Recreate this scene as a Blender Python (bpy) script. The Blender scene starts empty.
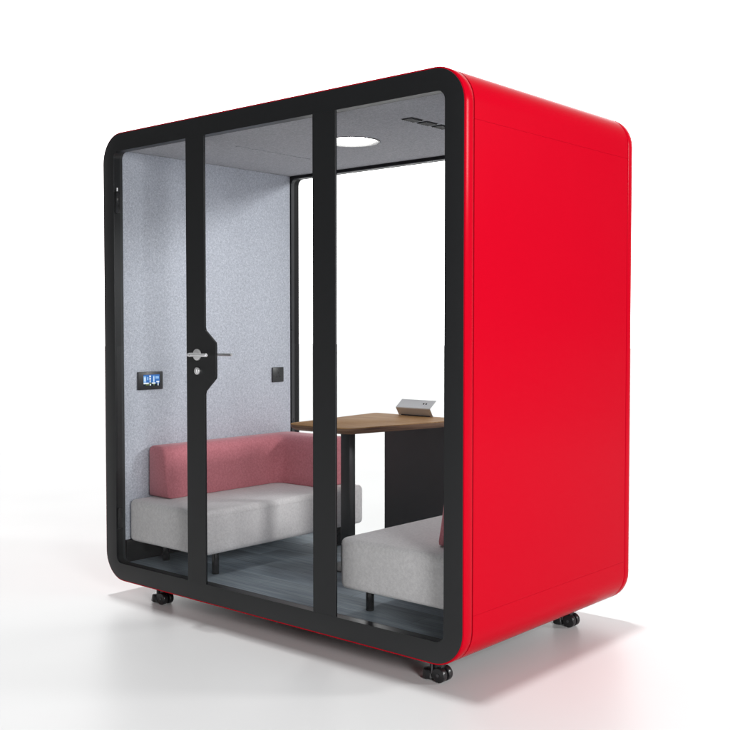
import bpy, bmesh, math, random
from mathutils import Vector, Matrix
random.seed(4)
R = math.radians
S = bpy.context.scene
COL = S.collection

# ------------------------------------------------------------------ helpers
def tag(o, label=None, cat=None, group=None, kind=None):
    if label: o['label'] = label
    if cat: o['category'] = cat
    if group: o['group'] = group
    if kind: o['kind'] = kind
    return o

def empty(name, loc=(0, 0, 0)):
    o = bpy.data.objects.new(name, None)
    COL.objects.link(o); o.location = loc
    o.empty_display_size = 0.1
    return o

def link(name, bm, mats, parent=None, smooth=True, loc=None, angle=35):
    bmesh.ops.recalc_face_normals(bm, faces=bm.faces[:])
    me = bpy.data.meshes.new(name)
    bm.to_mesh(me); bm.free()
    if not isinstance(mats, (list, tuple)): mats = [mats]
    for m in mats: me.materials.append(m)
    o = bpy.data.objects.new(name, me)
    COL.objects.link(o)
    if loc: o.location = loc
    if parent: o.parent = parent
    if smooth:
        for p in me.polygons: p.use_smooth = True
        lim = math.cos(R(angle))
        b = bmesh.new(); b.from_mesh(me)
        for e in b.edges:
            e.smooth = not (len(e.link_faces) == 2 and e.link_faces[0].normal.dot(e.link_faces[1].normal) < lim)
        b.to_mesh(me); b.free()
    return o

def box(bm, x0, x1, y0, y1, z0, z1, bev=0.0, seg=2, mi=0):
    t = bmesh.new()
    bmesh.ops.create_cube(t, size=1.0)
    for v in t.verts:
        v.co = Vector(((v.co.x + .5) * (x1 - x0) + x0, (v.co.y + .5) * (y1 - y0) + y0, (v.co.z + .5) * (z1 - z0) + z0))
    if bev > 0:
        bmesh.ops.bevel(t, geom=t.edges[:], offset=bev, segments=seg, profile=0.5, affect='EDGES', clamp_overlap=True)
    merge(bm, t, mi)

def merge(bm, t, mi=0, mat=None):
    me = bpy.data.meshes.new('tmp')
    for f in t.faces: f.material_index = mi
    if mat is not None: bmesh.ops.transform(t, matrix=mat, verts=t.verts[:])
    t.to_mesh(me); t.free()
    bm.from_mesh(me); bpy.data.meshes.remove(me)

def tube(bm, p0, p1, r0, r1=None, n=24, bev=0.0, mi=0):
    r1 = r0 if r1 is None else r1
    p0 = Vector(p0); p1 = Vector(p1); d = p1 - p0
    t = bmesh.new()
    bmesh.ops.create_cone(t, cap_ends=True, cap_tris=False, segments=n, radius1=r0, radius2=r1, depth=d.length)
    if bev > 0:
        ed = [e for e in t.edges if len(e.link_faces) == 2 and any(len(f.verts) > 4 for f in e.link_faces)]
        bmesh.ops.bevel(t, geom=ed, offset=bev, segments=3, profile=0.5, affect='EDGES')
    M = Matrix.Translation((p0 + p1) / 2) @ d.to_track_quat('Z', 'Y').to_matrix().to_4x4()
    merge(bm, t, mi, M)

def rrect(x0, x1, z0, z1, r, n=10):
    """rounded rectangle outline in x,z, counter-clockwise, always 4*(n+1) points"""
    pts = []
    for cx, cz, a in ((x1 - r, z1 - r, 0), (x0 + r, z1 - r, 90), (x0 + r, z0 + r, 180), (x1 - r, z0 + r, 270)):
        for k in range(n + 1):
            t = R(a + 90 * k / n)
            pts.append((cx + r * math.cos(t), cz + r * math.sin(t)))
    return pts

def ring(bm, outer, inner, y0, y1, bev=0.0, mi=0):
    """closed band between two outlines with the same count, from y0 to y1; bev chamfers the outer edges"""
    n = len(outer)
    cxy = ((min(p[0] for p in outer) + max(p[0] for p in outer)) / 2, (min(p[1] for p in outer) + max(p[1] for p in outer)) / 2)
    loops = []
    def L(pts, y):
        loops.append([bm.verts.new((p[0], y, p[1])) for p in pts])
    L(inner, y0); 
    if bev:
        x0 = min(p[0] for p in outer); x1 = max(p[0] for p in outer); z0 = min(p[1] for p in outer); z1 = max(p[1] for p in outer)
        W, H = (x1 - x0) / 2, (z1 - z0) / 2
        def sh(d): return [(cxy[0] + (p[0] - cxy[0]) * (W - d) / W, cxy[1] + (p[1] - cxy[1]) * (H - d) / H) for p in outer]
        L(sh(bev), y0); L(sh(bev * .3), y0 + bev * .3); L(outer, y0 + bev)
        L(outer, y1 - bev); L(sh(bev * .3), y1 - bev * .3); L(sh(bev), y1)
    else:
        L(outer, y0); L(outer, y1)
    L(inner, y1)
    m = len(loops)
    for i in range(m):
        a, b = loops[i], loops[(i + 1) % m]
        for k in range(n):
            f = bm.faces.new((a[k], a[(k + 1) % n], b[(k + 1) % n], b[k])); f.material_index = mi

def prism(bm, poly, y0, y1, mi=0, bev=0.0):
    """polygon in x,z extruded along y"""
    t = bmesh.new()
    a = [t.verts.new((p[0], y0, p[1])) for p in poly]
    b = [t.verts.new((p[0], y1, p[1])) for p in poly]
    t.faces.new(a); t.faces.new(b[::-1])
    n = len(poly)
    for k in range(n): t.faces.new((a[k], b[k], b[(k + 1) % n], a[(k + 1) % n]))
    bmesh.ops.recalc_face_normals(t, faces=t.faces[:])
    if bev: bmesh.ops.bevel(t, geom=t.edges[:], offset=bev, segments=2, profile=.5, affect='EDGES')
    merge(bm, t, mi)

# ------------------------------------------------------------------ materials
def mat(name, color=(.5, .5, .5), rough=.5, metal=0.0, spec=.5, coat=0.0, sheen=0.0):
    m = bpy.data.materials.new(name); m.use_nodes = True
    b = m.node_tree.nodes['Principled BSDF']
    b.inputs['Base Color'].default_value = (*color, 1)
    b.inputs['Roughness'].default_value = rough
    b.inputs['Metallic'].default_value = metal
    b.inputs['Specular IOR Level'].default_value = spec
    b.inputs['Coat Weight'].default_value = coat
    b.inputs['Coat Roughness'].default_value = .08
    b.inputs['Sheen Weight'].default_value = sheen
    return m

def nodes(m): return m.node_tree.nodes, m.node_tree.links, m.node_tree.nodes['Principled BSDF']

def coords(m, scale=(1, 1, 1), rot=(0, 0, 0)):
    N, L, b = nodes(m)
    tc = N.new('ShaderNodeTexCoord'); mp = N.new('ShaderNodeMapping')
    mp.inputs['Scale'].default_value = scale; mp.inputs['Rotation'].default_value = rot
    L.new(tc.outputs['Object'], mp.inputs['Vector'])
    return mp.outputs['Vector']

def noise(m, vec, scale, detail=3, rough=.5, dist=0):
    N, L, b = nodes(m)
    n = N.new('ShaderNodeTexNoise'); n.inputs['Scale'].default_value = scale
    n.inputs['Detail'].default_value = detail; n.inputs['Roughness'].default_value = rough
    n.inputs['Distortion'].default_value = dist
    L.new(vec, n.inputs['Vector']); return n.outputs['Fac']

def ramp(m, fac, stops):
    N, L, b = nodes(m)
    r = N.new('ShaderNodeValToRGB')
    while len(r.color_ramp.elements) < len(stops): r.color_ramp.elements.new(.5)
    for e, (p, c) in zip(r.color_ramp.elements, stops):
        e.position = p; e.color = (*c, 1) if len(c) == 3 else c
    L.new(fac, r.inputs['Fac']); return r.outputs['Color']

def mixc(m, a, b_, fac, mode='MIX'):
    N, L, b = nodes(m)
    x = N.new('ShaderNodeMix'); x.data_type = 'RGBA'; x.blend_type = mode
    if isinstance(fac, float): x.inputs[0].default_value = fac
    else: L.new(fac, x.inputs[0])
    L.new(a, x.inputs[6]); L.new(b_, x.inputs[7]); return x.outputs[2]

def bump(m, h, strength=.3, dist=.001):
    N, L, b = nodes(m)
    n = N.new('ShaderNodeBump'); n.inputs['Strength'].default_value = strength; n.inputs['Distance'].default_value = dist
    L.new(h, n.inputs['Height']); L.new(n.outputs['Normal'], b.inputs['Normal'])

def wear(m, lo, hi, scale=6):
    """slight unevenness of the gloss"""
    N, L, b = nodes(m)
    f = noise(m, coords(m), scale, 4)
    mr = N.new('ShaderNodeMapRange'); mr.inputs[3].default_value = lo; mr.inputs[4].default_value = hi
    L.new(f, mr.inputs[0]); L.new(mr.outputs[0], b.inputs['Roughness'])

RED = mat('red_lacquer', (.43, .0010, .0105), .22, spec=.025)
wear(RED, .17, .23, 3)
BLACK = mat('black_frame', (.0095, .010, .011), .40, spec=.4); wear(BLACK, .34, .44, 5)
DARK = mat('black_metal', (.012, .012, .013), .22, spec=.5); wear(DARK, .18, .28, 20)
JAMB = mat('front_jamb', (.03, .032, .034), .5, spec=.35)
REARB = mat('rear_frame_black', (.006, .006, .007), .45, spec=.2)
GREYM = mat('jamb_metal', (.035, .037, .04), .28, spec=.6); wear(GREYM, .24, .34, 12)
SEAM = mat('seam_shadow_gap', (.02, .002, .003), .7)
SEAM2 = mat('underside', (.03, .03, .032), .7)
CHROME = mat('satin_chrome', (.80, .80, .81), .3, metal=.65); wear(CHROME, .24, .34, 40)
PLASTIC = mat('black_plastic', (.018, .019, .022), .4); wear(PLASTIC, .32, .48, 60)
RUBBER = mat('caster_black', (.008, .008, .009), .3); wear(RUBBER, .2, .4, 50)

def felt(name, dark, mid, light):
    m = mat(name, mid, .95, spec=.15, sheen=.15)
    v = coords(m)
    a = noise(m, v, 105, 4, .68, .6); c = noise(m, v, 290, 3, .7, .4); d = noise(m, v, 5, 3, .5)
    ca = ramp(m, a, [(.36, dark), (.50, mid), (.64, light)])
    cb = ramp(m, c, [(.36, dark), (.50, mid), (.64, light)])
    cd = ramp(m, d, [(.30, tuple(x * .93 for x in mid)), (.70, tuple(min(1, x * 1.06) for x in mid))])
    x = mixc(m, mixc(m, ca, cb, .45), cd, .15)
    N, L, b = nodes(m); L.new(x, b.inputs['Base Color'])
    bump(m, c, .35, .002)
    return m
FELT = felt('wall_felt', (.33, .36, .42), (.53, .56, .635), (.78, .805, .87))
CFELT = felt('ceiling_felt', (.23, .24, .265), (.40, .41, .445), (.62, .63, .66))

def cloth(name, dark, light, sc=420):
    m = mat(name, dark, .92, spec=.12, sheen=.25)
    v = coords(m)
    a = noise(m, v, sc, 2, .6); c = noise(m, v, 95, 3, .6); d = noise(m, v, 9, 3, .55)
    mid = tuple((p + q) / 2 for p, q in zip(dark, light))
    ca = ramp(m, a, [(.30, dark), (.70, light)])
    cb = ramp(m, c, [(.34, dark), (.66, light)])
    cd = ramp(m, d, [(.3, tuple(x * .94 for x in mid)), (.7, tuple(x * 1.05 for x in mid))])
    x = mixc(m, mixc(m, ca, cb, .5), cd, .25)
    N, L, b = nodes(m); L.new(x, b.inputs['Base Color'])
    bump(m, a, .4, .0012)
    return m
SEAT = cloth('grey_upholstery', (.58, .56, .57), (.88, .86, .865))
ROSE = cloth('dusty_rose_upholstery', (.46, .135, .165), (.72, .27, .31))

WOOD = mat('walnut_veneer', (.3, .17, .09), .62, spec=.02)
v = coords(WOOD, (3.2, 60, 20)); g = noise(WOOD, v, 1.6, 6, .62, .4)
v2 = coords(WOOD, (2, 9, 4)); g2 = noise(WOOD, v2, 2.2, 4, .6, .7)
x = mixc(WOOD, ramp(WOOD, g, [(.30, (.23, .115, .048)), (.55, (.40, .225, .10)), (.75, (.53, .32, .155))]),
         ramp(WOOD, g2, [(.3, (.22, .115, .048)), (.7, (.40, .23, .105))]), .45)
N, L, b = nodes(WOOD); L.new(x, b.inputs['Base Color']); bump(WOOD, g, .12, .0006)
WEDGE = mat('walnut_edge', (.15, .08, .042), .5)
v = coords(WEDGE, (4, 4, 160)); g = noise(WEDGE, v, 1.5, 3)
N, L, b = nodes(WEDGE); L.new(ramp(WEDGE, g, [(.3, (.09, .045, .022)), (.7, (.24, .13, .07))]), b.inputs['Base Color'])

PANEL = mat('anthracite_laminate', (.085, .085, .088), .5, spec=.3); wear(PANEL, .42, .55, 9)
LEGG = mat('table_leg_metal', (.035, .037, .04), .35, metal=.3); wear(LEGG, .3, .42, 14)
ALU = mat('brushed_aluminium', (.80, .81, .83), .45, metal=.05); 
v = coords(ALU, (2, 220, 2)); g = noise(ALU, v, 2, 3); bump(ALU, g, .2, .0004)

CARPET = mat('woven_vinyl_floor', (.1, .12, .14), .7, spec=.25)
N, L, b = nodes(CARPET)
v = coords(CARPET, (1.3, 75, 1)); g = noise(CARPET, v, 2.0, 5, .62, .25)
v2 = coords(CARPET, (.9, 9, 1)); g2 = noise(CARPET, v2, 2.4, 3, .55, .3)
br = N.new('ShaderNodeTexBrick'); br.inputs['Scale'].default_value = 1.0
br.inputs['Brick Width'].default_value = .92; br.inputs['Row Height'].default_value = .155; br.inputs['Mortar Size'].default_value = .0012
br.inputs['Color1'].default_value = (.78, .78, .78, 1); br.inputs['Color2'].default_value = (1.25, 1.25, 1.25, 1); br.inputs['Mortar'].default_value = (.5, .5, .5, 1)
L.new(coords(CARPET, (1, 1, 1)), br.inputs['Vector'])
x = mixc(CARPET, ramp(CARPET, g, [(.32, (.17, .21, .26)), (.52, (.32, .385, .44)), (.72, (.60, .66, .71))]),
         ramp(CARPET, g2, [(.3, (.20, .245, .30)), (.7, (.46, .53, .58))]), .45)
x = mixc(CARPET, x, br.outputs['Color'], 1.0, 'MULTIPLY')
L.new(x, b.inputs['Base Color']); bump(CARPET, g, .2, .001)

# thin clear glass: sees straight through, mirrors a little more at grazing angles
GLASS = bpy.data.materials.new('clear_glass'); GLASS.use_nodes = True
N = GLASS.node_tree.nodes; L = GLASS.node_tree.links; N.clear()
out = N.new('ShaderNodeOutputMaterial'); mx = N.new('ShaderNodeMixShader'); tr = N.new('ShaderNodeBsdfTransparent')
gl = N.new('ShaderNodeBsdfGlossy'); fr = N.new('ShaderNodeFresnel'); mu = N.new('ShaderNodeMath')
tr.inputs['Color'].default_value = (.985, .992, .99, 1); gl.inputs['Roughness'].default_value = .01
fr.inputs['IOR'].default_value = 1.30; mu.operation = 'MULTIPLY'; mu.inputs[1].default_value = .55
L.new(fr.outputs[0], mu.inputs[0]); L.new(mu.outputs[0], mx.inputs[0]); L.new(tr.outputs[0], mx.inputs[1]); L.new(gl.outputs[0], mx.inputs[2])
L.new(mx.outputs[0], out.inputs['Surface'])

def emis(name, c, s):
    m = bpy.data.materials.new(name); m.use_nodes = True
    N = m.node_tree.nodes; N.clear()
    e = N.new('ShaderNodeEmission'); e.inputs['Color'].default_value = (*c, 1); e.inputs['Strength'].default_value = s
    o = N.new('ShaderNodeOutputMaterial'); m.node_tree.links.new(e.outputs[0], o.inputs['Surface']); return m
LAMP = emis('lit_lamp_diffuser', (1, .985, .96), 44.0)
SCR = [emis('screen_blue', (.055, .19, .55), .9), emis('screen_pale_blue', (.30, .55, .9), 1.0), emis('screen_white', (.85, .93, 1), 1.0), emis('screen_green', (.35, .42, .14), .6), emis('screen_dark', (.01, .02, .035), 1.0)]

FLOOR = mat('studio_floor', (.80, .80, .80), .42, spec=.36)
N, L, b = nodes(FLOOR)
f1 = noise(FLOOR, coords(FLOOR), .8, 4, .5)
L.new(ramp(FLOOR, f1, [(.3, (.555, .555, .555)), (.7, (.575, .575, .575))]), b.inputs['Base Color'])
wear(FLOOR, .40, .45, 1.5)

# ------------------------------------------------------------------ dimensions of the pod
W, D, Z0, Z1 = 2.210, 1.287, .090, 2.300
RO = .140
IX0, IX1, IZ0, IZ1, RI = .090, 2.119, .178, 2.210, .036
CARP = .168

# ground
bm = bmesh.new()
bmesh.ops.create_grid(bm, x_segments=1, y_segments=1, size=60)
tag(link('floor', bm, FLOOR, smooth=False), kind='structure')

pod = empty('office_pod', (0, 0, 0))
tag(pod, 'red rounded meeting pod with black glazed front standing on casters on the white floor', 'office pod')

# red shell: front trim band, middle panels, back trim band, narrow dark gaps between
def shrink(d, r=RO): return rrect(d, W - d, Z0 + d, Z1 - d, max(r - d, .004))
bm = bmesh.new(); ring(bm, shrink(0), shrink(.016), 0.0, .052, bev=.0035)
link('front_trim_band', bm, RED, pod)
bm = bmesh.new(); ring(bm, shrink(0), shrink(.016), D - .041, D, bev=.0035)
link('back_trim_band', bm, RED, pod)
bm = bmesh.new(); ring(bm, shrink(.0045), shrink(.03), .036, D - .036)      # core seen only in the gaps
link('shell_core', bm, SEAM, pod)

def arc_strip(part):
    """outline of the middle cladding, as an open strip of the rounded rectangle, thickness 4 mm"""
    O = rrect(0, W, Z0, Z1, RO, 14); I = rrect(.0042, W - .0042, Z0 + .0042, Z1 - .0042, RO - .0042, 14)
    if part == 'roof':
        idx = list(range(0, 30)); a = [(O[i], I[i]) for i in idx]
        zc = 2.1021
        a = [((W, zc), (W - .0042, zc))] + a + [((0, zc), (.0042, zc))]
    elif part == 'base':
        idx = list(range(30, 60)); a = [(O[i], I[i]) for i in idx]
        zc = .2849
        a = [((0, zc), (.0042, zc))] + a + [((W, zc), (W - .0042, zc))]
    elif part == 'left': a = [((0, 2.1015), (.0042, 2.1015)), ((0, .2855), (.0042, .2855))]
    else: a = [((W, 2.1015), (W - .0042, 2.1015)), ((W, .2855), (W - .0042, .2855))]
    return a
for part, nm in (('roof', 'roof_panel'), ('base', 'base_panel'), ('left', 'side_panel'), ('right', 'side_panel')):
    a = arc_strip(part); bm = bmesh.new(); y0, y1 = .0565, D - .0465
    rows = []
    for o_, i_ in a:
        rows.append([bm.verts.new((i_[0], y0, i_[1])), bm.verts.new((o_[0], y0, o_[1])), bm.verts.new((o_[0], y1, o_[1])), bm.verts.new((i_[0], y1, i_[1]))])
    for p, q in zip(rows, rows[1:]):
        for k in range(4): bm.faces.new((p[k], p[(k + 1) % 4], q[(k + 1) % 4], q[k]))
    bm.faces.new(rows[0]); bm.faces.new(rows[-1][::-1])
    link(nm, bm, RED, pod)

# black front frame: ring, bottom sill and the fixed mullion
bm = bmesh.new()
ring(bm, shrink(.0060), rrect(IX0, IX1, IZ0, IZ1, RI), -.002, .036, bev=.0012)
box(bm, 1.4495, 1.5765, -.0015, .0085, IZ0 - .004, IZ1 + .004, .0008, 1)
ff = link('front_frame', bm, BLACK, pod)
# rear frame
bm = bmesh.new()
ring(bm, shrink(.0060), rrect(IX0, IX1, IZ0, IZ1, RI), 1.222, D + .002, bev=.0012)
rf = link('rear_frame', bm, REARB, pod)
# slim glazing beads: a lighter metal strip behind the front opening and before the rear one
bm = bmesh.new(); ring(bm, rrect(IX0 - .004, IX1 + .004, IZ0 - .006, IZ1 + .006, RI), rrect(IX0 - .0015, IX1 + .0015, IZ0 - .003, IZ1 + .003, RI), .037, .052)
link('glazing_bead', bm, JAMB, ff)
bm = bmesh.new(); ring(bm, rrect(IX0 + .0, IX1 - .0, IZ0, IZ1, RI), rrect(IX0 + .004, IX1 - .004, IZ0 + .003, IZ1 - .004, RI), 1.2235, 1.247)
link('glazing_bead', bm, GREYM, rf)

def pane(x0, x1, y, parent, z0=IZ0 - .004, z1=IZ1 + .004):
    bm = bmesh.new(); vs = [bm.verts.new(c) for c in ((x0, y, z0), (x1, y, z0), (x1, y, z1), (x0, y, z1))]
    bm.faces.new(vs)
    return link('glass_pane', bm, GLASS, parent, smooth=False)
pane(.770, 1.4505, .004, ff); pane(1.5755, IX1 + .004, .004, ff)
pane(IX0 - .004, IX1 + .004, 1.262, rf)

# door: lock stile with its swelling round the handle, glass, handle, lock, hinges
def px(a): return a
poly = [(.6445, IZ0 - .003), (.7715, IZ0 - .003), (.7715, 1.045), (.776, 1.060), (.8440, 1.118), (.8475, 1.128), (.8475, 1.270), (.8440, 1.281), (.776, 1.335), (.7715, 1.350), (.7715, IZ1 + .003), (.6445, IZ1 + .003)]
bm = bmesh.new(); prism(bm, poly, -.0018, .0085, bev=.0006)
door = link('door', bm, BLACK, pod, smooth=False)
pane(IX0 - .004, .646, .004, door)
hx, hz = .724, 1.224
bm = bmesh.new()
tube(bm, (hx, -.002, hz), (hx, -.011, hz), .026, n=36, bev=.002)
tube(bm, (hx, -.010, hz), (hx, -.052, hz), .0095, n=20)
tube(bm, (hx - .004, -.056, hz), (hx + .125, -.056, hz), .0075, n=20, bev=.002)
link('door_handle', bm, CHROME, door)
bm = bmesh.new()
tube(bm, (hx, .0085, hz), (hx, .018, hz), .026, n=36, bev=.002)
tube(bm, (hx, .018, hz), (hx, .078, hz), .0095, n=20)
tube(bm, (hx - .004, .083, hz), (hx + .135, .083, hz), .0065, n=20, bev=.002)
link('door_handle', bm, CHROME, door)
bm = bmesh.new()
tube(bm, (hx, -.002, 1.150), (hx, -.011, 1.150), .0165, n=32, bev=.002)
box(bm, hx - .0022, hx + .0022, -.0125, -.0105, 1.142, 1.158)
link('lock_cylinder', bm, CHROME, door)
for z in (1.985, .42):
    bm = bmesh.new()
    box(bm, IX0 + .001, IX0 + .010, .004, .030, z - .075, z + .03, .002)
    link('hinge', bm, DARK, door)
    if z > 1:
        bm = bmesh.new()
        tube(bm, (IX0 + .010, .012, z + .034), (IX0 + .010, .012, z + .050), .0045, n=16)
        link('hinge_pin', bm, CHROME, door)

# linings
bm = bmesh.new(); box(bm, .034, IX0 - .003, .054, 1.2205, CARP + .112, IZ1 + .0145, .003, 2)
wl = link('wall_lining', bm, FELT, pod)
bm = bmesh.new(); box(bm, IX1 + .003, W - .034, .054, 1.2205, CARP + .112, IZ1 + .0145, .003, 2)
link('wall_lining', bm, FELT, pod)
LX, LY, LR = 1.108, .622, .126
bm = bmesh.new(); x0, x1, y0, y1 = .034, W - .034, .054, 1.2205
def edge_pt(a):
    c, s_ = math.cos(a), math.sin(a); t = 1e9
    if c > 1e-9: t = min(t, (x1 - LX) / c)
    if c < -1e-9: t = min(t, (x0 - LX) / c)
    if s_ > 1e-9: t = min(t, (y1 - LY) / s_)
    if s_ < -1e-9: t = min(t, (y0 - LY) / s_)
    return (LX + c * t, LY + s_ * t)
angs = sorted([2 * math.pi * k / 96 for k in range(96)] + [math.atan2(v_ - LY, u_ - LX) % (2 * math.pi) for u_ in (x0, x1) for v_ in (y0, y1)])
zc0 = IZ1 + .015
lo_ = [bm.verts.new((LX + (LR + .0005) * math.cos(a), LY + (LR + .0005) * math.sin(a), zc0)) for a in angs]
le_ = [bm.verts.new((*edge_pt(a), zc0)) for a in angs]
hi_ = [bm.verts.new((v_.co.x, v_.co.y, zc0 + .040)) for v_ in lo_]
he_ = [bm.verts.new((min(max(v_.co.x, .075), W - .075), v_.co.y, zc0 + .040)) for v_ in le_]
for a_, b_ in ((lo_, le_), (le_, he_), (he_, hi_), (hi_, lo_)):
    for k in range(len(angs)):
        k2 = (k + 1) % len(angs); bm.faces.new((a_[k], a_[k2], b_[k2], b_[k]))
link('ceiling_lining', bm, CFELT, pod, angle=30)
bm = bmesh.new(); box(bm, .080, W - .080, .0375, 1.2215, CARP - .012, CARP)
link('carpet', bm, CARPET, pod, smooth=False)
bm = bmesh.new()
box(bm, .0895, .0975, .054, 1.22, CARP + .0005, CARP + .110, .002)
link('skirting', bm, DARK, pod)
bm = bmesh.new()
box(bm, IX1 - .0055, IX1 + .0025, .054, 1.22, CARP + .0005, CARP + .110, .002)
link('skirting', bm, DARK, pod)
# slots in ceiling (thin dark inlays)
bm = bmesh.new()
for k in range(5):
    y = .345 + k * .105
    box(bm, .600, .611, y, y + .085, IZ1 + .0125, IZ1 + .017)
link('ceiling_slot', bm, CFELT, pod, smooth=False)

# ceiling lamp
LX, LY, LR = 1.108, .622, .126
bm = bmesh.new()
n = 64
def circ(r, z): return [bm.verts.new((LX + r * math.cos(2 * math.pi * k / n), LY + r * math.sin(2 * math.pi * k / n), z)) for k in range(n)]
zs = IZ1 + .015
Ls = [circ(LR + .007, zs + .001), circ(LR + .006, zs - .003), circ(LR, zs - .003), circ(LR - .001, zs + .036)]
for a, b_ in zip(Ls, Ls[1:]):
    for k in range(n): bm.faces.new((a[k], a[(k + 1) % n], b_[(k + 1) % n], b_[k]))
lampo = link('ceiling_lamp', bm, DARK, pod)
bm = bmesh.new(); bm.faces.new(circ(LR - .001, zs + .034)[::-1])
df = link('diffuser', bm, LAMP, lampo, smooth=False)

# air vents: three small grilles
for k in range(3):
    yc = .402 + k * .103; xc = 1.646
    bm = bmesh.new()
    z = IZ1 + .0145
    box(bm, xc - .030, xc + .030, yc - .039, yc + .039, z - .0015, z + .004)
    for j in range(6):
        yy = yc - .033 + j * .0132
        box(bm, xc - .026, xc + .026, yy - .0028, yy + .0028, z - .005, z - .0012)
    link('air_vent', bm, [PLASTIC], pod, smooth=False)

# control panel with lit screen, and power socket
bm = bmesh.new(); xw = IX0 - .003
box(bm, xw - .001, xw + .011, .131, .286, 1.031, 1.122, .0025)
cp = link('control_panel', bm, PLASTIC, pod)
bm = bmesh.new()
def q(y0, y1, z0, z1, mi, dx):
    vs = [bm.verts.new((xw + .0112 + dx, y, z)) for y, z in ((y0, z0), (y1, z0), (y1, z1), (y0, z1))]
    f = bm.faces.new(vs); f.material_index = mi
Y0, Y1, A0, A1 = .163, .264, 1.050, 1.107
q(Y0, Y1, A0, A1, 4, .0)
q(Y0, Y1, A0 + .012, A1, 0, .0004)
for (y0, y1, z0, z1, mi) in ((.0, .016, .018, .050, 1), (.004, .013, .024, .044, 2), (.022, .030, .030, .046, 1), (.036, .046, .032, .040, 2), (.036, .046, .044, .053, 2), (.038, .044, .018, .029, 2), (.060, .068, .018, .052, 1), (.061, .067, .022, .047, 2), (.074, .096, .036, .049, 1), (.080, .098, .018, .024, 2), (.0, .032, .010, .017, 2), (.034, .050, .010, .016, 3), (.053, .074, .010, .017, 2),
                             (.014, .034, .004, .008, 3), (.038, .046, .002, .009, 2), (.062, .068, .002, .010, 3), (.088, .094, .001, .017, 2)):
    q(Y0 + y0, Y0 + y1, A0 + z0, A0 + z1, mi, .0008)
link('screen', bm, SCR, cp, smooth=False)
bm = bmesh.new(); box(bm, xw - .001, xw + .009, 1.069, 1.157, 1.034, 1.119, .0025)
so = link('power_socket', bm, PLASTIC, pod)
bm = bmesh.new()
for yy, zz in ((1.100, 1.066), (1.126, 1.066), (1.113, 1.088)):
    box(bm, xw + .0085, xw + .0096, yy - .002, yy + .002, zz - .005, zz + .005)
link('socket_insert', bm, DARK, so)

# underside plate and casters
bm = bmesh.new(); box(bm, .15, W - .15, .10, D - .10, Z0 - .006, Z0 + .004)
link('underside_plate', bm, SEAM2, pod, smooth=False)

def caster(x, y, sx):
    c = bmesh.new()
    box(c, x - .045, x + .035, y - .032, y + .032, Z0 - .014, Z0 - .002, .003)           # mounting plate
    box(c, x - .020, x + .036, y - .018, y + .018, Z0 - .052, Z0 - .012, .006)           # fork
    base = link('caster', c, RUBBER, pod)
    for dy in (-.018, .018):
        b2 = bmesh.new()
        tube(b2, (x + .030, y + dy - .012, .029), (x + .030, y + dy + .012, .029), .029, n=36, bev=.004)
        link('wheel', b2, RUBBER, base)
    b2 = bmesh.new()
    tube(b2, (x + .030, y - .034, .029), (x + .030, y + .034, .029), .006, n=16)
    link('axle', b2, GREYM, base)
    b2 = bmesh.new()
    tube(b2, (x - .030, y, .004), (x - .030, y, .040), .031, .027, n=10, bev=.003)          # levelling foot
    link('levelling_foot', b2, RUBBER, base)
    b2 = bmesh.new()
    tube(b2, (x - .002, y - .024, .030), (x - .002, y - .024, Z0 - .012), .0045, n=12)
    link('adjusting_pin', b2, GREYM, base)
for cx_, cy_ in ((.335, .085), (2.02, .085), (.335, 1.06), (2.02, 1.05)): caster(cx_, cy_, 1)

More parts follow.
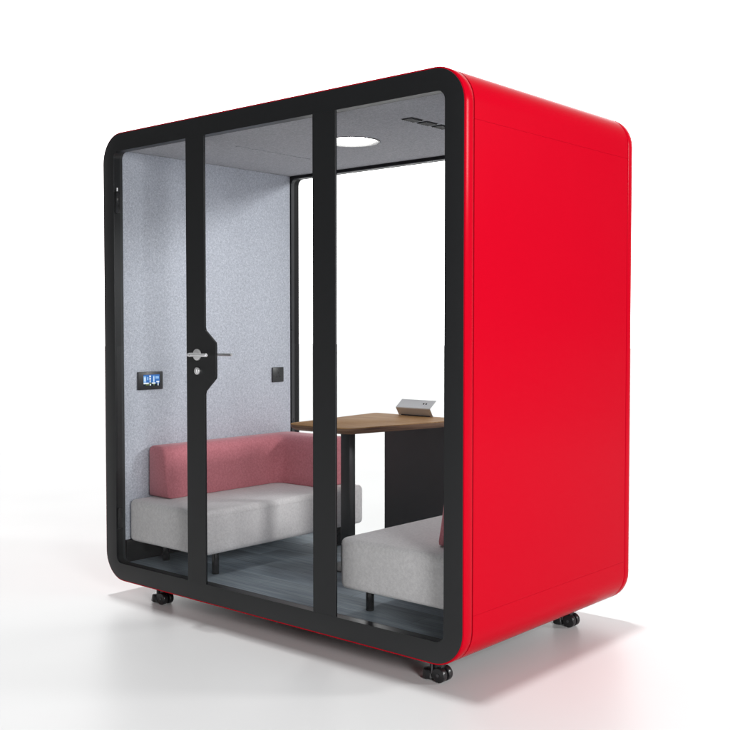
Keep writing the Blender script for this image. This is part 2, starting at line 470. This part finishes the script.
# ------------------------------------------------------------------ corner sofas
def sofa(mir, label):
    X = (lambda a: a) if not mir else (lambda a: IX0 + IX1 - a)
    root = empty('bench_sofa', (X(.385), .63, CARP))
    tag(root, label, 'bench sofa', 'two facing upholstered benches in the pod')
    ox, oy, oz = root.location
    def done(nm, bm, m, par=root, off=True, **k):
        bmesh.ops.translate(bm, vec=(-ox, -oy, -oz), verts=bm.verts[:])
        return link(nm, bm, m, par, **k)
    bm = bmesh.new(); xs = sorted((X(.100), X(.676)))
    box(bm, xs[0], xs[1], .066, 1.202, .276, .487, .026, 5)
    for v in bm.verts:                                            # soft crown
        if v.co.z > .47:
            u = (v.co.x - xs[0]) / (xs[1] - xs[0]); w = (v.co.y - .066) / 1.136
            v.co.z += .004 * math.sin(math.pi * min(1, max(0, u))) * math.sin(math.pi * min(1, max(0, w)))
    seat = done('seat', bm, SEAT)
    # sewn welt running round just under the top edge
    bm = bmesh.new()
    loop = []
    r = .026
    for cx, cy, a in ((xs[1] - r, 1.202 - r, 0), (xs[0] + r, 1.202 - r, 90), (xs[0] + r, .066 + r, 180), (xs[1] - r, .066 + r, 270)):
        for k in range(7):
            t = R(a + 15 * k); loop.append(Vector((cx + r * math.cos(t), cy + r * math.sin(t), .459)))
    nn = len(loop); rings_ = []
    for i, p in enumerate(loop):
        tdir = (loop[(i + 1) % nn] - loop[i - 1]).normalized(); side = Vector((tdir.y, -tdir.x, 0))
        rings_.append([bm.verts.new(p + side * (.0012 * math.cos(a)) + Vector((0, 0, .0014 * math.sin(a)))) for a in [k * math.pi / 3 for k in range(6)]])
    for i in range(nn):
        a, b_ = rings_[i], rings_[(i + 1) % nn]
        for k in range(6): bm.faces.new((a[k], a[(k + 1) % 6], b_[(k + 1) % 6], b_[k]))
    done('seam', bm, SEAT, seat)
    # L-shaped backrest: profile swept along wall, then along the rear glass
    prof = [(.002, .489), (.0, .497), (0, .715)]
    for k in range(1, 8): t = R(90 * k / 8); prof.append((.026 - .026 * math.cos(t), .722 + .026 * math.sin(t)))
    prof += [(.035, .7485), (.060, .7495), (.080, .7485)]
    for k in range(1, 8): t = R(78 * k / 8); prof.append((.080 + .052 * math.sin(t), .6965 + .052 * math.cos(t)))
    prof += [(.1345, .690), (.145, .62), (.1555, .545), (.1620, .500), (.1600, .489)]
    k2 = 1.52
    xb, yb = .101, 1.196
    ya, xe = .188, .592
    bm = bmesh.new(); rows = []
    m = len(prof)
    def row(fn): rows.append([bm.verts.new(fn(w, z)) for w, z in prof])
    def inset(w, z, d):                                             # pull outline in for the rounded ends
        cw, cz = .075, .62
        l = math.hypot(w - cw, z - cz); s = (l - d) / l
        return cw + (w - cw) * s, cz + (z - cz) * s
    for d, dy in ((.016, 0), (.008, .003), (.003, .008), (0, .017)):
        def fn(w, z, d=d, dy=dy):
            w, z = inset(w, z, d); return (X(xb + w), ya + dy, z)
        row(fn)
    for t in (.15, .3, .45, .6, .75, .9):
        row(lambda w, z, t=t: (X(xb + w), ya + .017 + (yb - w * k2 - .05 - ya - .017) * t, z))
    # rounded inside corner
    for t in (0, .25, .5, .75, 1):
        def fn(w, z, t=t):
            rr = .05
            c = Vector((xb + w + rr, yb - w * k2 - rr, z)); a = R(180 - 90 * t)
            if w < .03: rr = .05
            return (X(c.x + rr * math.cos(a)), c.y + rr * math.sin(a), z)
        row(fn)
    for t in (.35, .7):
        row(lambda w, z, t=t: (X(xb + w + .05 + (xe - .017 - xb - w - .05) * t), yb - w * k2, z))
    for d, dx in ((0, .017), (.003, .008), (.008, .003), (.016, 0)):
        def fn(w, z, d=d, dx=dx):
            w, z = inset(w, z, d); return (X(xe - dx), yb - w * k2, z)
        row(fn)
    for a, b_ in zip(rows, rows[1:]):
        for k in range(m): bm.faces.new((a[k], a[(k + 1) % m], b_[(k + 1) % m], b_[k]))
    bm.faces.new(rows[0]); bm.faces.new(rows[-1][::-1])
    done('backrest', bm, ROSE, angle=60)
    for lx, ly in ((.205, .215), (.615, .19), (.205, 1.06), (.615, 1.06)):
        bm = bmesh.new(); tube(bm, (X(lx), ly, CARP + .001), (X(lx), ly, .279), .0175, n=24, bev=.0015)
        done('leg', bm, DARK)
    return root
sofa(False, 'grey bench with long rose backrest against the pale felt wall, behind the door')
sofa(True, 'grey bench on the right, half hidden by the red side of the pod')

# ------------------------------------------------------------------ table
TZ = .887
tb = empty('table', (1.04, .85, CARP))
tag(tb, 'walnut topped table with dark leg and panel between the two benches', 'table')
ox, oy, oz = tb.location
def outline(pts, rad, n=8):
    out = []
    m = len(pts)
    for i in range(m):
        p = Vector(pts[i]); a = (Vector(pts[i - 1]) - p).normalized(); b_ = (Vector(pts[(i + 1) % m]) - p).normalized()
        r = rad[i]; ang = a.angle(b_); d = r / math.tan(ang / 2)
        c = p + (a + b_).normalized() * (r / math.sin(ang / 2))
        s = p + a * d - c; e = p + b_ * d - c
        a0 = math.atan2(s.y, s.x); a1 = math.atan2(e.y, e.x); dd = (a1 - a0 + math.pi) % (2 * math.pi) - math.pi
        for k in range(n + 1): out.append((c.x + r * math.cos(a0 + dd * k / n), c.y + r * math.sin(a0 + dd * k / n)))
    return out
ol = outline([(.842, .436), (1.238, .436), (1.385, 1.208), (.752, 1.208)], [.075, .075, .02, .02])
bm = bmesh.new()
def lay(s, z):
    cx = 1.05; cy = .82
    res = []
    for x_, y_ in ol:
        v_ = Vector((x_ - cx, y_ - cy)); l = v_.length; v_ *= (l - s) / l
        res.append(bm.verts.new((cx + v_.x - ox, cy + v_.y - oy, z - oz)))
    return res
Ls = [lay(.022, TZ - .030), lay(.006, TZ - .020), lay(.001, TZ - .012), lay(0, TZ - .004), lay(.0012, TZ - .001), lay(.003, TZ)]
n = len(ol)
for i, (a, b_) in enumerate(zip(Ls, Ls[1:])):
    for k in range(n):
        f = bm.faces.new((a[k], a[(k + 1) % n], b_[(k + 1) % n], b_[k])); f.material_index = 1 if i < 3 else 0
f = bm.faces.new(Ls[0][::-1]); f.material_index = 1
bm.faces.new(Ls[-1])
link('tabletop', bm, [WOOD, WEDGE], tb, angle=30)
bm = bmesh.new(); lx, ly = 1.010, .700
box(bm, lx - .029 - ox, lx + .029 - ox, ly - .022 - oy, ly + .022 - oy, CARP + .008 - oz, TZ - .0345 - oz, .003, 2)
link('leg', bm, LEGG, tb)
bm = bmesh.new()
box(bm, lx - .11 - ox, lx + .11 - ox, ly - .09 - oy, ly + .09 - oy, TZ - .034 - oz, TZ - .0305 - oz, .001, 1)
link('mounting_plate', bm, LEGG, tb)
bm = bmesh.new()
box(bm, lx - .10 - ox, lx + .10 - ox, ly - .10 - oy, ly + .10 - oy, CARP + .001 - oz, CARP + .0078 - oz, .002, 1)
link('foot_plate', bm, LEGG, tb)
bm = bmesh.new(); box(bm, .846 - ox, 1.372 - ox, 1.172 - oy, 1.196 - oy, CARP + .001 - oz, TZ - .031 - oz, .0015, 1)
link('side_panel', bm, PANEL, tb)

# charging hub: bent metal sheet
hb = empty('charging_hub', (1.06, 1.165, TZ))
tag(hb, 'small grey bent metal charging hub standing on the walnut table', 'charging hub')
bm = bmesh.new()
def sheet(pts, th, x0, x1, shear):
    # pts: y,z polyline ; offsets give thickness
    rows = []
    for x_, sgn in ((x0, 0), (x1, 1)):
        for i, (y_, z_) in enumerate(pts): pass
    vo = []; 
    for i, (y_, z_) in enumerate(pts):
        if i == 0: d = Vector(pts[1]) - Vector(pts[0])
        elif i == len(pts) - 1: d = Vector(pts[-1]) - Vector(pts[-2])
        else: d = (Vector(pts[i + 1]) - Vector(pts[i])).normalized() + (Vector(pts[i]) - Vector(pts[i - 1])).normalized()
        nrm = Vector((-d.y, d.x)).normalized()
        vo.append(((y_, z_), (y_ - nrm.x * th, z_ - nrm.y * th)))
    g = []
    for i, (a, b_) in enumerate(vo):
        g.append([bm.verts.new((x0, a[0], a[1])), bm.verts.new((x1, a[0], a[1])), bm.verts.new((x1, b_[0], b_[1])), bm.verts.new((x0, b_[0], b_[1]))])
    for p, q_ in zip(g, g[1:]):
        for k in range(4): bm.faces.new((p[k], p[(k + 1) % 4], q_[(k + 1) % 4], q_[k]))
    bm.faces.new(g[0]); bm.faces.new(g[-1][::-1])
sheet([(.012, .001), (-.014, .040), (-.0145, .044), (-.0125, .047), (-.0075, .049), (.038, .083)], .0022, -.118, .108, 0)
bm2 = link('bent_cover', bm, ALU, hb, angle=25)
bm = bmesh.new()
for x_ in (.045, .062):
    y_ = .014; z_ = .049 + (y_ + .0075) * .747
    tube(bm, (x_, y_ + .0006, z_ - .0008), (x_, y_ - .0006, z_ + .0008), .005, n=14)
link('port', bm, DARK, hb)
bm = bmesh.new(); box(bm, -.10, .09, .006, .034, .0008, .006, .001, 1)
link('base_strip', bm, PLASTIC, hb)

# ------------------------------------------------------------------ light
world = bpy.data.worlds.new('World'); S.world = world; world.use_nodes = True
N = world.node_tree.nodes; L = world.node_tree.links
bg = N['Background']
tc = N.new('ShaderNodeTexCoord')
def wdot(d):
    d = Vector(d).normalized()
    vm = N.new('ShaderNodeVectorMath'); vm.operation = 'DOT_PRODUCT'; vm.inputs[1].default_value = d
    nz = N.new('ShaderNodeVectorMath'); nz.operation = 'NORMALIZE'; L.new(tc.outputs['Generated'], nz.inputs[0])
    L.new(nz.outputs[0], vm.inputs[0]); return vm.outputs['Value']
def lobe(d, lo, hi, strength):
    mr = N.new('ShaderNodeMapRange'); mr.interpolation_type = 'SMOOTHSTEP'
    mr.inputs[1].default_value = lo; mr.inputs[2].default_value = hi; mr.inputs[3].default_value = 0; mr.inputs[4].default_value = strength
    L.new(wdot(d), mr.inputs[0]); return mr.outputs[0]
def add(a, b_):
    m = N.new('ShaderNodeMath'); m.operation = 'ADD'
    L.new(a, m.inputs[0])
    if isinstance(b_, float): m.inputs[1].default_value = b_
    else: L.new(b_, m.inputs[1])
    return m.outputs[0]
AMB, BACK = .12, 2.6
def mul(a, b_):
    m = N.new('ShaderNodeMath'); m.operation = 'MULTIPLY'; L.new(a, m.inputs[0]); L.new(b_, m.inputs[1]); return m.outputs[0]
low = lobe((0, 0, -1), -.50, -.26, 1.0)                    # extra world glow added low down to whiten the far floor's reflections
tot = add(add(lobe((-.66, .75, 0), .50, .85, 1.0), mul(lobe((-.66, .75, 0), .50, .85, BACK), low)), AMB)
L.new(tot, bg.inputs['Strength']); bg.inputs['Color'].default_value = (1, 1, 1, 1)

def area(name, loc, target, sx, sy, power, col=(1, 1, 1)):
    l = bpy.data.lights.new(name, 'AREA'); l.shape = 'RECTANGLE'; l.size = sx; l.size_y = sy; l.energy = power; l.color = col
    o = bpy.data.objects.new(name, l); COL.objects.link(o); o.location = loc
    o.rotation_euler = (Vector(target) - Vector(loc)).to_track_quat('-Z', 'Y').to_euler()
    return o
sl = bpy.data.lights.new('overhead_key', 'SUN'); sl.energy = 2.08; sl.angle = R(2.2)
so_ = bpy.data.objects.new('overhead_key', sl); COL.objects.link(so_)
so_.rotation_euler = Vector((.045, -.015, -1)).to_track_quat('-Z', 'Y').to_euler()
area('rear_right_key', (9.6, 6.2, 4.3), (.8, .8, 1.1), 1.4, 1.4, 500)
area('front_right_key', (7.4, -2.7, 2.15), (.7, .7, .8), 1.7, 1.7, 430)

# ------------------------------------------------------------------ camera
cam = bpy.data.cameras.new('camera'); co = bpy.data.objects.new('camera', cam); COL.objects.link(co)
co.location = (4.38998, -3.04072, 1.34576)
co.rotation_euler = (math.pi / 2 - 3.58867e-2, 0, 7.18262e-1)
cam.sensor_width = 36; cam.lens = 1033.96 / 730 * 36; cam.clip_start = .05; cam.clip_end = 300
S.camera = co
S.view_settings.view_transform = 'Standard'; S.view_settings.look = 'None'; S.view_settings.exposure = 0; S.view_settings.gamma = 1
S.cycles.max_bounces = 10; S.cycles.transparent_max_bounces = 16; S.cycles.use_denoising = True
S.cycles.caustics_reflective = False; S.cycles.caustics_refractive = False
